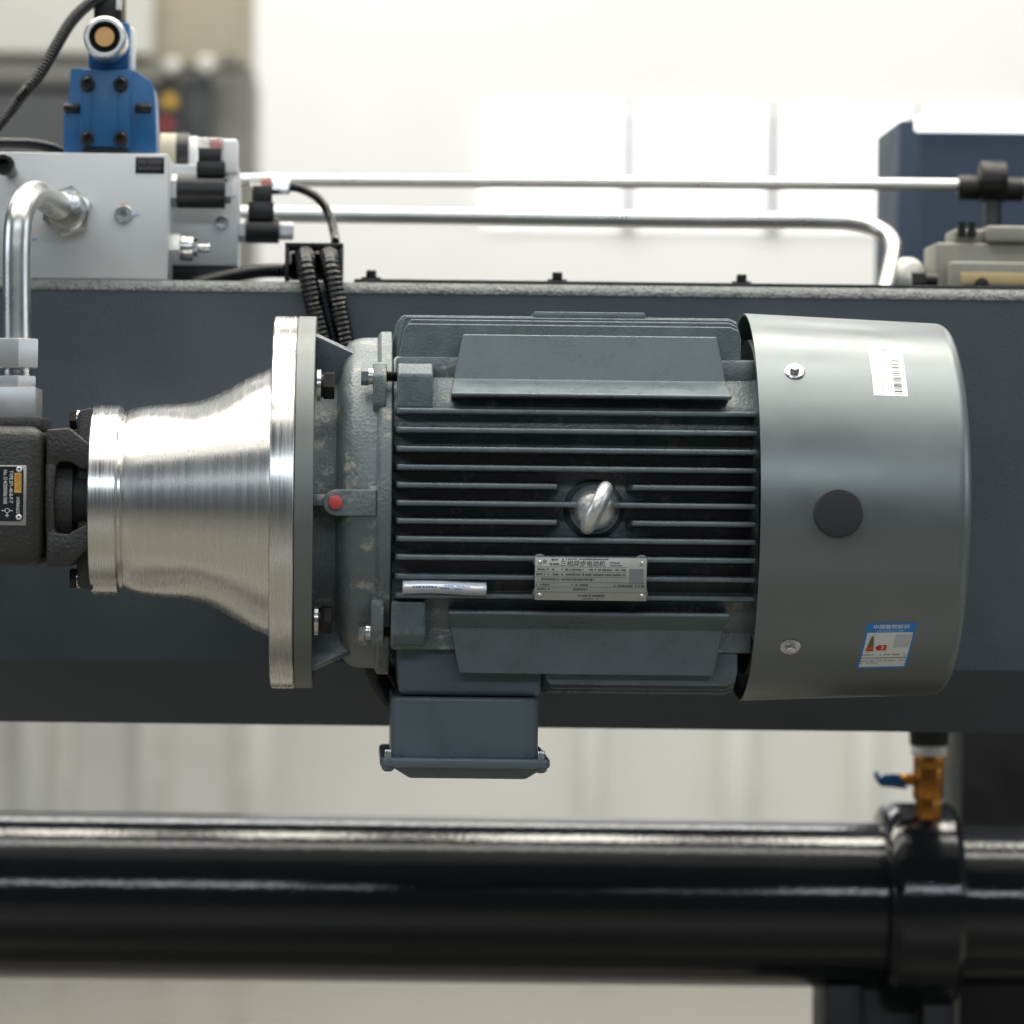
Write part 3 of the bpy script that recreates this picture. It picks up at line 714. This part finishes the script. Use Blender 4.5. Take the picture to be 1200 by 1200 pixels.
# long socket screw standing out of the block
c0, c1 = P(13, 201, MY), P(7, 193, MY - .05)
b = BM(); cyl(b, (c0.x, MY + .005, c0.z), (c0.x, MY - .085, c0.z), .0075, 20); sb = obj('long_screw', b, 'black_bolt', vb)
o = socket_bolt('screw_head', (c0.x, MY - .082, c0.z), .0125, .022, 'black_bolt', sb)
# second, smaller block behind
SY = .40
v2 = thing('valve_block', P(238, 312, SY + .05), 'small silver valve block with a black coil and brass-free fittings behind the large block', 'valve block')
v2['label'] = 'small silver valve block set back to the right of the large silver block'
s0, s1 = P(150, 192, SY), P(278, 312, SY)
b = BM(); box(b, s0.x, s1.x, SY, SY + .12, s1.z, s0.z, .002); obj('block', b, 'block_nickel', v2)
b = BM(); box(b, s0.x, s1.x + .001, SY + .004, SY + .10, bt + .0012, s1.z - .0005, .001); obj('base_plate', b, 'frame_black', v2)
c = P(260, 261, SY); b = BM(); lathe(b, [(-.001, 0), (-.001, .0092), (.003, .0092), (.004, .0085), (.004, .004), (.001, .0035), (.001, 0)], (c.x, SY, c.z), (0, -1, 0), n=28); obj('plug', b, 'zinc', v2)
# relief cartridge out of the large block's right side
rc = P(198, 290, MY + .05); Yc = MY + .05
b = BM(); hexa(b, (rc.x - .005, Yc, rc.z), (P(211, 290, Yc).x, Yc, rc.z), .034, rot=.2, bev=.002); cart = obj('relief_cartridge', b, 'galvanised_bright', vb)
b = BM(); cyl(b, (P(210, 290, Yc).x, Yc, rc.z), (P(227, 290, Yc).x, Yc, rc.z), .0165, 32, bev=.002); obj('cartridge_sleeve', b, 'zinc', cart)
b = BM(); hexa(b, (P(226, 290, Yc).x, Yc, rc.z), (P(232, 290, Yc).x, Yc, rc.z), .020, rot=.5); obj('lock_nut', b, 'zinc', cart)
b = BM(); cyl(b, (P(231, 290, Yc).x, Yc, rc.z), (P(246, 290, Yc).x, Yc, rc.z), .0058, 20, bev=.001); obj('adjusting_screw', b, 'zinc', cart)

# solenoid coils, each with plug connector
def coil(x0, x1, yc, r_px, Y, nutL, nutR, conn, label, clear_px, gland=None):
    s = S(Y); c0, c1 = P(x0, yc, Y), P(x1, yc, Y); r = r_px * s
    t = thing('solenoid_coil', (c0.x, Y, c0.z), label, 'solenoid')
    b = BM(); cyl(b, (c0.x, Y, c0.z), (c1.x, Y, c0.z), r, 48, bev=.004); obj('coil', b, 'black_plastic', t)
    b = BM(); cyl(b, (P(nutL, yc, Y).x, Y, c0.z), (c0.x + .002, Y, c0.z), r * .96, 6, bev=.002, rot=.5); obj('hex_base', b, 'plated_steel', t)
    b = BM(); hexa(b, (c1.x - .002, Y, c0.z), (P(nutR, yc, Y).x, Y, c0.z), r * 1.25, rot=.5, bev=.0015); obj('end_nut', b, 'plated_steel', t)
    for i, (a0, a1, q0, q1, d_) in enumerate(conn):
        p, q = P(a0, q0, Y), P(a1, q1, Y); b = BM(); box(b, p.x, q.x, Y - d_, Y + d_, q.z, p.z, .002); obj('plug_socket' if i == 0 else 'plug_base', b, 'black_plastic', t)
    a0, a1, q0, q1 = clear_px
    p, q = P(a0, q0, Y), P(a1, q1, Y); b = BM(); box(b, p.x, q.x, Y - .014, Y + .014, q.z, p.z, .003, 3); cl = obj('clear_plug', b, 'clear_plastic', t)
    p, q = P(a0 + (a1 - a0) * .5, q0 + (q1 - q0) * .30, Y), P(a1 - 2, q1 - 1, Y); b = BM(); box(b, p.x, q.x, Y - .010, Y + .010, q.z, p.z, .002); obj('red_seal', b, 'red_seal', cl)
    return t
ca = coil(208, 264, 223.5, 20.5, SY - .045, 198, 271, [(231, 264, 190, 207, .018), (233, 259, 174, 192, .014)], 'large black solenoid coil with clear plug beside the large silver block', (232, 262, 162, 178))
p, q = P(258, 163, SY - .045), P(279, 205, SY - .045); b = BM(); box(b, p.x, q.x, SY - .055, SY - .03, q.z, p.z, .005, 3); obj('cable_grip', b, 'white_plastic', ca)
p, q = P(266, 200, SY - .045), P(276, 232, SY - .045); b = BM(); box(b, p.x, q.x, SY - .05, SY - .035, q.z, p.z, .003, 3); obj('grip_tail', b, 'white_plastic', ca)
cbY = SY + .05
cb = coil(288, 327, 270, 15, cbY, 277, 344, [(291, 321, 237, 258, .016), (296, 319, 218, 238, .013)], 'small black solenoid coil with clear plug and curved cable', (293, 319, 207, 221))
c0, c1 = P(318, 219, cbY), P(340, 219.5, cbY); b = BM(); hexa(b, (c0.x, cbY, c0.z), (c1.x, cbY, c0.z), .0175, rot=.4, bev=.002); obj('cable_gland', b, 'zinc', cb)
b = BM(); tube(b, spline([P(336, 219, cbY), P(352, 221, cbY), P(372, 232, cbY - .01), P(386, 252, cbY - .02), P(392, 275, cbY - .04), P(393, 283.5, cbY - .06)], 8), .0058, 16); obj('cable', b, 'black_gloss', cb, sharp=60)
# third coil, end on, behind the blue valve
Y3 = SY + .12
c0 = P(190, 176, Y3)
t = thing('solenoid_coil', c0, 'short black coil with pale end caps standing behind the large black coil', 'solenoid')
for nm, x0, x1, r_, m_ in (('end_cap', 188, 207, 24, 'far_beige'), ('coil', 207, 222, 24, 'black_plastic'), ('end_ring', 222, 232, 20, 'white_plastic')):
    a, q = P(x0, 180, Y3), P(x1, 180, Y3); b = BM(); cyl(b, (a.x, Y3, a.z), (q.x, Y3, a.z), r_ * S(Y3), 40, bev=.003); obj(nm, b, m_, t)

# ------------------------------------------------------------------ blue directional valve
VY = MY + .012
bv = thing('directional_valve', P(125, 178, VY + .05), 'blue painted hydraulic directional valve standing on the silver block', 'valve')
Yb1 = VY + .022
body = [(74.5, 179), (74.5, 132), (77, 131), (78, 121), (80, 120), (83, 80), (150, 80), (160, 84), (177, 96), (180, 102), (181.5, 121), (182, 132), (183.5, 179)]
b = poly(body, Yb1, Yb1 + .085, .0022); obj('valve_body', b, 'blue_paint', bv)
b = BM(); p, q = P(95, 81, VY), P(151.5, 173, VY); box(b, p.x, q.x, VY, Yb1 + .01, q.z, p.z, .0025); fp = obj('front_plate', b, 'blue_paint', bv)
b = BM(); p, q = P(108, 82, VY), P(138, 172, VY); box(b, p.x, q.x, VY - .0025, VY + .004, q.z, p.z, .0018); obj('raised_panel', b, 'blue_paint', fp)
b = BM(); p, q = P(96, 174, VY), P(150, 179, VY); box(b, p.x, q.x, VY + .004, Yb1 + .02, z1, p.z + .001, .0005); obj('gasket', b, 'frame_black', bv)
for px, py in ((103.5, 98.5), (141, 99), (103.5, 163), (141, 163)):
    c = P(px, py, VY); b = BM(); cyl(b, (c.x, VY + .003, c.z), (c.x, VY - .0012, c.z), .0108, 28); ps = obj('pocket', b, 'navy_paint', fp)
    socket_bolt('bolt', (c.x, VY - .001, c.z), .0080, .008, 'black_bolt', fp)
for px in (84, 168):
    c = P(px, 126.5, Yb1 - .004); b = BM(); cyl(b, (c.x - .010, Yb1 - .003, c.z), (c.x + .010, Yb1 - .003, c.z), .0055, 18, bev=.001); obj('side_screw', b, 'black_bolt', bv)
b = BM(); p, q = P(104, 25, VY + .02), P(151, 82, VY + .02); box(b, p.x, q.x, VY + .02, VY + .09, q.z, p.z, .004); obj('solenoid_housing', b, 'blue_paint', bv)
b = BM(); p, q = P(146, 30, VY + .05), P(157, 84, VY + .05); box(b, p.x, q.x, VY + .05, VY + .085, q.z, p.z, .007, 3); obj('side_cap', b, 'white_plastic', bv)
c = P(122.5, 43, VY - .045); cy = VY - .045
b = BM(); lathe(b, [(0, .0195), (.0, .0235), (.0015, .0252), (.004, .0262), (.060, .0262), (.070, .024), (.075, .0)], (c.x, cy, c.z), (0, 1, 0), n=64); tbo = obj('solenoid_tube', b, 'pipe_steel', bv)
b = BM(); lathe(b, [(.006, .0), (.006, .0130), (.001, .0150), (.001, .0185), (.003, .0200), (.012, .0200)], (c.x, cy, c.z), (0, 1, 0), n=48); obj('rubber_ring', b, 'black_gloss', tbo)
b = BM(); lathe(b, [(0.0, 0), (.0, .0118), (.002, .0126), (.012, .0126)], (c.x, cy + .001, c.z), (0, 1, 0), n=40); obj('core_face', b, 'copper_core', tbo)
b = BM(); p, q = P(110, -20, VY + .01), P(142, 24, VY + .01); box(b, p.x, q.x, VY + .012, VY + .06, q.z, p.z, .004); obj('plug_socket', b, 'black_plastic', bv)
b = BM(); p, q = P(136.5, -20, VY + .005), P(142, 11, VY + .005); box(b, p.x, q.x, VY + .004, VY + .02, q.z, p.z, .001); obj('white_tag', b, 'white_plastic', bv)
b = BM(); p, q = P(142.5, -20, VY + .03), P(147, 24, VY + .03); box(b, p.x, q.x, VY + .03, VY + .05, q.z, p.z, .001); obj('side_clip', b, 'far_beige', bv)

# ------------------------------------------------------------------ hoses and cables
def hose(pts, r, label, m='black_gloss', ribs=(.0062, .0022), cat='hose', name='corrugated_hose', group=None, n=18):
    b = BM(); tube(b, spline(pts, 12), r, n, ribs=ribs); return tag(obj(name, b, m, None, sharp=70), label, cat, group)
HY = .2405
hose([P(362, 314, .372), P(358, 301, .335), P(357.5, 299, .292), P(358.5, 307, .257), P(361, 322, .243), P(369, 360, HY), P(379, 400, HY), P(394, 470, HY), P(411, 600, HY), P(424, 720, HY), P(438, 782, HY - .01), P(464, 826, .19), P(500, 850, .13), P(520, 858, .10)], .0128,
     'glossy black corrugated hose beside the aluminium flange, hanging over the beam edge', group=None)
hose([P(390, 314, .372), P(387, 301, .335), P(385.5, 299, .292), P(386.5, 307, .257), P(389, 322, .243), P(396, 360, HY), P(404, 400, HY), P(414, 470, HY), P(430, 600, HY), P(441, 720, HY), P(454, 782, HY - .01), P(482, 822, .19), P(510, 840, .13), P(530, 848, .10)], .0128,
     'glossy black corrugated hose under the curved cable end, hanging over the beam edge')
hose([P(225, 334, .34), P(262, 325, .36), P(300, 318, .37), P(335, 317, .38), P(345, 318, .40)], .0095, 'thin black corrugated hose lying low on the beam behind the hose bracket', ribs=(.005, .0014))
hose([P(-40, 205, .30), P(-12, 172, .32), P(20, 168.5, .33), P(48, 171, .345), P(72, 180, .36), P(95, 200, .37)], .0075, 'black corrugated hose arching flat over the top of the silver block', ribs=(.005, .0012))
hose([P(-30, 180, .20), P(-5, 151, .22), P(22, 117, .24), P(47, 86, .25), P(68, 50, .26), P(86, 22, .27), P(110, 0, .285), P(128, -8, .30)], .0082, 'black sheathed cable sloping down past the blue valve', ribs=(.0046, .0016), cat='cable', name='sheathed_cable')
# bracket holding the hoses
br = thing('hose_bracket', P(368, 328, .31), 'black square bracket frame holding two hoses on the beam', 'bracket')
Ya, Yb_ = .285, .39
p, q = P(334, 284, Ya), P(402, 329, Ya)
for nm, bx_ in (('top_bar', (p.x, q.x, p.z - .005, p.z)), ('side_bar', (p.x, p.x + .005, bt, p.z - .0055)), ('side_bar', (q.x - .005, q.x, bt, p.z - .0055))):
    b = BM(); box(b, bx_[0], bx_[1], Ya, Yb_, bx_[2], bx_[3], .001); obj(nm, b, 'black_plastic', br)
b = BM(); c = P(343, 310, Yb_); box(b, p.x + .0055, q.x - .0055, Yb_ - .006, Yb_ - .001, bt + .010, p.z - .006); obj('back_plate', b, 'black_plastic', br)

# ------------------------------------------------------------------ pipes behind the beam
UY, LY = .72, .66
up_ = thing('return_pipe', P(700, 214, UY), 'thin straight steel pipe running to the black clamp', 'pipe')
b = BM(); tube(b, [P(262, 211, UY), P(700, 213.5, UY), P(1130, 217, UY)], .0085 * 1.0, 24); obj('tube', b, 'pipe_steel', up_, sharp=60)
lp = thing('return_pipe', P(700, 256, LY), 'thicker steel pipe with its end bent down to the beam', 'pipe')
b = BM(); tube(b, spline([P(245, 250, LY), P(500, 253, LY), P(800, 257, LY), P(960, 258, LY), P(1005, 261, LY - .01), P(1034, 271, LY - .03), P(1047, 288, LY - .06), P(1045, 310, LY - .09), P(1036, 345, LY - .13)], 8), .0112, 24); obj('tube', b, 'pipe_steel', lp, sharp=60)

# ------------------------------------------------------------------ right side: clamp, cast block, cabinet
cl = thing('pipe_clamp', P(1165, 250, UY), 'black steel pipe clamp at the end of the thin pipe', 'clamp')
def xcyl(name, x0, x1, yc, r_px, Y, m, parent, n=32, bev=.003):
    a, q = P(x0, yc, Y), P(x1, yc, Y); b = BM(); cyl(b, (a.x, Y, a.z), (q.x, Y, a.z), r_px * S(Y), n, bev=bev); return obj(name, b, m, parent)
xcyl('sleeve', 1122, 1152, 220, 14.5, UY, 'black_bolt', cl); xcyl('collar', 1148, 1178, 213, 24, UY, 'black_bolt', cl); xcyl('sleeve', 1174, 1199, 222, 14, UY, 'black_bolt', cl)
b = BM(); p, q = P(1154, 230, UY), P(1172, 300, UY); box(b, p.x, q.x, UY - .01, UY + .01, bt, p.z, .002); obj('stem', b, 'black_bolt', cl)
xcyl('pipe_end', 1198, 1260, 219, 10, UY, 'cast_grey', cl)
GY = .45
gb = thing('cast_block', P(1150, 335, GY + .05), 'stepped grey cast iron block with tan tag at the beam end', 'block')
for nm, x0, x1, y0, y1, d0, d1 in (('base', 1114, 1300, 306, 340, 0, .14), ('body', 1097, 1300, 284, 341, .03, .14), ('upper_step', 1118, 1154, 268, 285, .04, .12), ('upper_step', 1157, 1300, 264, 285, .02, .12)):
    p, q = P(x0, y0, GY + d0), P(x1, y1, GY + d0); zb2 = bt + .009 if y1 > 330 else q.z; b = BM(); box(b, p.x, q.x, GY + d0, GY + d1, zb2, p.z, .004, 3); obj(nm, b, 'cast_grey', gb)
for px in (1127, 1139):
    c = P(px, 264, GY + .03); b = BM(); cyl(b, (c.x, GY + .03, c.z - .016), (c.x, GY + .03, c.z + .004), .0055, 18); obj('bolt', b, 'black_bolt', gb)
p, q = P(1126, 319, GY), P(1230, 334, GY); b = BM(); box(b, p.x, q.x, GY - .002, GY + .002, q.z, p.z, .0005); tg_ = obj('tan_tag', b, 'tan_tag', gb)
c = P(1149, 334, GY); b = BM(); cyl(b, (c.x, GY - .014, c.z), (c.x, GY + .001, c.z), .009, 20, bev=.002); obj('bolt', b, 'black_bolt', gb)
c = P(1078, 326, .42); ct = thing('connector', (c.x, .42, bt + .009), 'small black hex connector lying on the strip beside the cast block', 'connector')
b = BM(); hexa(b, (P(1068, 326, .42).x, .42, bt + .021), (P(1084, 326, .42).x, .42, bt + .021), .023, rot=.3); obj('hex', b, 'black_bolt', ct)
b = BM(); cyl(b, (P(1083, 326, .42).x, .42, bt + .021), (P(1098, 326, .42).x, .42, bt + .021), .009, 20); obj('stub', b, 'black_bolt', ct)
NY = 1.15
cab = thing('control_cabinet', (P(1150, 140, NY).x, NY + .3, bb + .12), 'navy steel cabinet with a bright white strip along its top edge', 'cabinet')
xl, xr, xs2 = P(1078, 200, NY).x, P(1330, 200, NY).x, P(1053, 200, NY + .03).x
zt = P(1060, 138.5, NY).z
b = BM(); loft(b, [[(xl, NY, z), (xr, NY, z), (xr, NY + .28, z), (xs2, NY + .28, z), (xs2, NY + .03, z)] for z in (bb + .12, zt)], bev=.003); obj('cabinet_body', b, 'navy_paint', cab, sharp=20)
p, q = P(1073, 140, NY), P(1330, 157, NY); b = BM(); box(b, p.x, q.x, NY - .012, NY + .02, q.z, p.z + .004, .004); obj('white_strip', b, 'strip_glow', cab)  # white strip; its emission is put in to show it blown out
WD = .575
wd = thing('white_cap', (P(1066, 335, WD).x, WD, bt + .009), 'white rounded cap behind the bent pipe end', 'cap')
c = P(1062, 318, WD); b = BM(); lathe(b, [(-.02, 0), (-.02, .026), (.0, .026), (.012, .023), (.022, .014), (.025, 0)], (c.x, WD, bt + .036), (.35, -.9, .2), n=40); obj('dome', b, 'far_pale', wd)

# ------------------------------------------------------------------ big cylinder below
LYc = .86
lc = thing('hydraulic_cylinder', P(560, 1150, LYc), 'thick glossy black hydraulic cylinder lying below the beam', 'cylinder')
sY = S(LYc)
cz = P(520, 1054, LYc).z; rcy = 97.5 * sY
b = BM(); cyl(b, (-1.2, LYc, cz), (P(1056, 1054, LYc).x, LYc, cz), rcy, 128); obj('barrel', b, 'cylinder_paint', lc)
xr0, xr1 = P(1046, 1054, LYc - .15).x, P(1136, 1054, LYc - .15).x; rr = 122 * sY
b = BM(); lathe(b, [(0, 0), (0, rr - .018), (.004, rr - .008), (.014, rr - .001), (.02, rr), (xr1 - xr0 - .01, rr), (xr1 - xr0, rr - .010), (xr1 - xr0, 0)], (xr0, LYc, cz), n=128); obj('gland_ring', b, 'cylinder_paint', lc)
b = BM(); cyl(b, (xr1 - .002, LYc, cz), (xr1 + .5, LYc, cz), 94 * sY, 96); obj('rear_barrel', b, 'cylinder_paint', lc)
# supports of the cylinder
for nm, x0, x1, y0 in (('cylinder_support', 962, 1112, .80), ):
    p, q = P(x0, 1150, LYc), P(x1, 1150, LYc); sp = thing(nm, ((p.x + q.x) / 2, LYc, 0), 'black steel pedestal under the ring of the large cylinder', 'support')
    b = BM(); box(b, p.x, p.x + .05, LYc - .06, LYc + .10, 0.02, cz - rcy + .01, .004); obj('leg', b, 'frame_black', sp)
    b = BM(); box(b, q.x - .045, q.x, LYc - .06, LYc + .10, 0.02, cz - rcy - .0, .004); obj('leg', b, 'frame_black', sp)
    b = BM(); box(b, p.x - .05, q.x + .05, LYc - .10, LYc + .14, 0, .02, .003); obj('foot', b, 'frame_black', sp)
    b = BM(); box(b, p.x + .052, q.x - .047, LYc - .02, LYc + .0, 0.02, cz - .05, .002); obj('web', b, 'frame_black', sp)
Yq = 1.10
p = P(1127, 900, Yq); fp2 = thing('frame_post', (p.x + .3, Yq + .1, 0), 'black frame post of the machine behind the brass valve', 'post')
b = BM(); box(b, p.x, p.x + .7, Yq, Yq + .2, 0, bb + .06, .003); obj('post', b, 'frame_black', fp2)
p = P(1115, 1190, Yq); 
# short bracket on the back of the beam that carries the brass drain valve
b = BM(); box(b, P(1060, 857, .8).x, P(1116, 857, .8).x, .623, .84, bb + .0015, bb + .03, .003); obj('valve_mount', b, 'beam_paint', beam)
# brass ball valve
VYb = .80
sv = S(VYb)
def vx(px): return P(px, 900, VYb).x
def vz(py): return P(1088, py, VYb).z
xcn = vx(1088)
bvv = thing('ball_valve', (xcn, VYb, vz(950)), 'brass ball valve with blue lever between cylinder ring and beam', 'valve')
b = BM(); cyl(b, (xcn, VYb, vz(874)), (xcn, VYb, bb + .002), 22 * sv, 32, r1=25 * sv, bev=.002); obj('black_stub', b, 'frame_black', bvv)
b = BM(); cyl(b, (xcn, VYb, vz(885.5)), (xcn, VYb, vz(873)), 21 * sv, 32, bev=.002); obj('white_seal', b, 'white_plastic', bvv)
b = BM(); cyl(b, (xcn, VYb, vz(900)), (xcn, VYb, vz(885)), 19 * sv, 8, bev=.002, rot=.3); obj('upper_hex', b, 'brass', bvv)
b = BM(); cyl(b, (xcn, VYb, vz(937)), (xcn, VYb, vz(899)), 18 * sv, 32, bev=.003); obj('valve_body', b, 'brass', bvv)
b = BM(); cyl(b, (xcn, VYb, vz(960)), (xcn, VYb, vz(936)), 16 * sv, 8, bev=.002, rot=.2); obj('lower_hex', b, 'brass', bvv)
b = BM(); cyl(b, (vx(1054), VYb, vz(914)), (vx(1074), VYb, vz(914)), 7 * sv, 24, bev=.001); obj('stem', b, 'brass', bvv)
b = BM(); hexa(b, (vx(1046), VYb, vz(915)), (vx(1056), VYb, vz(915)), .018, bev=.001); obj('stem_nut', b, 'zinc', bvv)
b = BM()
pts = [(1062, 924), (1046, 922), (1030, 920.5), (1024, 912), (1022.5, 904), (1027, 903.5), (1029, 911), (1034, 907), (1047, 906), (1052, 909)]
loft(b, [[(P(x, y, VYb).x, Y, P(x, y, VYb).z) for x, y in pts] for Y in (VYb - .018, VYb - .006)], bev=.001); obj('lever', b, 'blue_paint', bvv)

# ------------------------------------------------------------------ another machine far behind, out of focus
FY = 5.2
fm = thing('far_machine', (P(120, 300, FY).x, FY + .3, 0), 'blurred grey and navy machine in the distance behind the blue valve', 'machine')
for nm, x0, x1, y0, y1, d0, d1, m_ in (('header_panel', -400, 178, -200, 64, 0, .5, 'far_pale'), ('grey_band', -400, 195, 66, 102, .03, .5, 'far_grey'), ('navy_body', -400, 205, 103, 700, .0, .5, 'far_dark'),
                                       ('beige_column', 180, 292, -200, 78, .1, .6, 'far_beige'), ('lower_column', 206, 292, 79, 700, .12, .6, 'far_grey')):
    p, q = P(x0, y0, FY + d0), P(x1, y1, FY + d0); b = BM(); box(b, p.x, q.x, FY + d0, FY + d1, max(0, q.z), p.z, .01); obj(nm, b, m_, fm)
for px in (-60, 80, 190, 285):
    p, q = P(px - 8, 690, FY + .3), P(px + 8, 900, FY + .3); b = BM(); box(b, p.x, q.x, FY + .2, FY + .26, 0, p.z, .005); obj('leg', b, 'far_leg', fm)
p, q = P(212, 85, FY), P(245, 250, FY); b = BM(); box(b, p.x, q.x, FY + .02, FY + .115, q.z, p.z, .01); obj('dark_upright', b, 'far_dark', fm)
for px, py, r_, m_, nm in ((199, 120, .018, 'far_yellow', 'yellow_knob'), (195, 147, .014, 'far_red', 'red_knob'), (202, 78, .020, 'far_pale', 'pale_knob'), (242, 76, .022, 'far_pale', 'pale_knob'), (270, 72, .022, 'far_grey', 'grey_knob')):
    c = P(px, py, FY - .03); b = BM(); lathe(b, [(-.10, 0), (-.10, r_ * .5), (.0, r_ * .6), (.003, r_), (.02, r_), (.03, r_ * .7), (.03, 0)], c, (0, -1, 0), n=24); obj(nm, b, m_, fm)
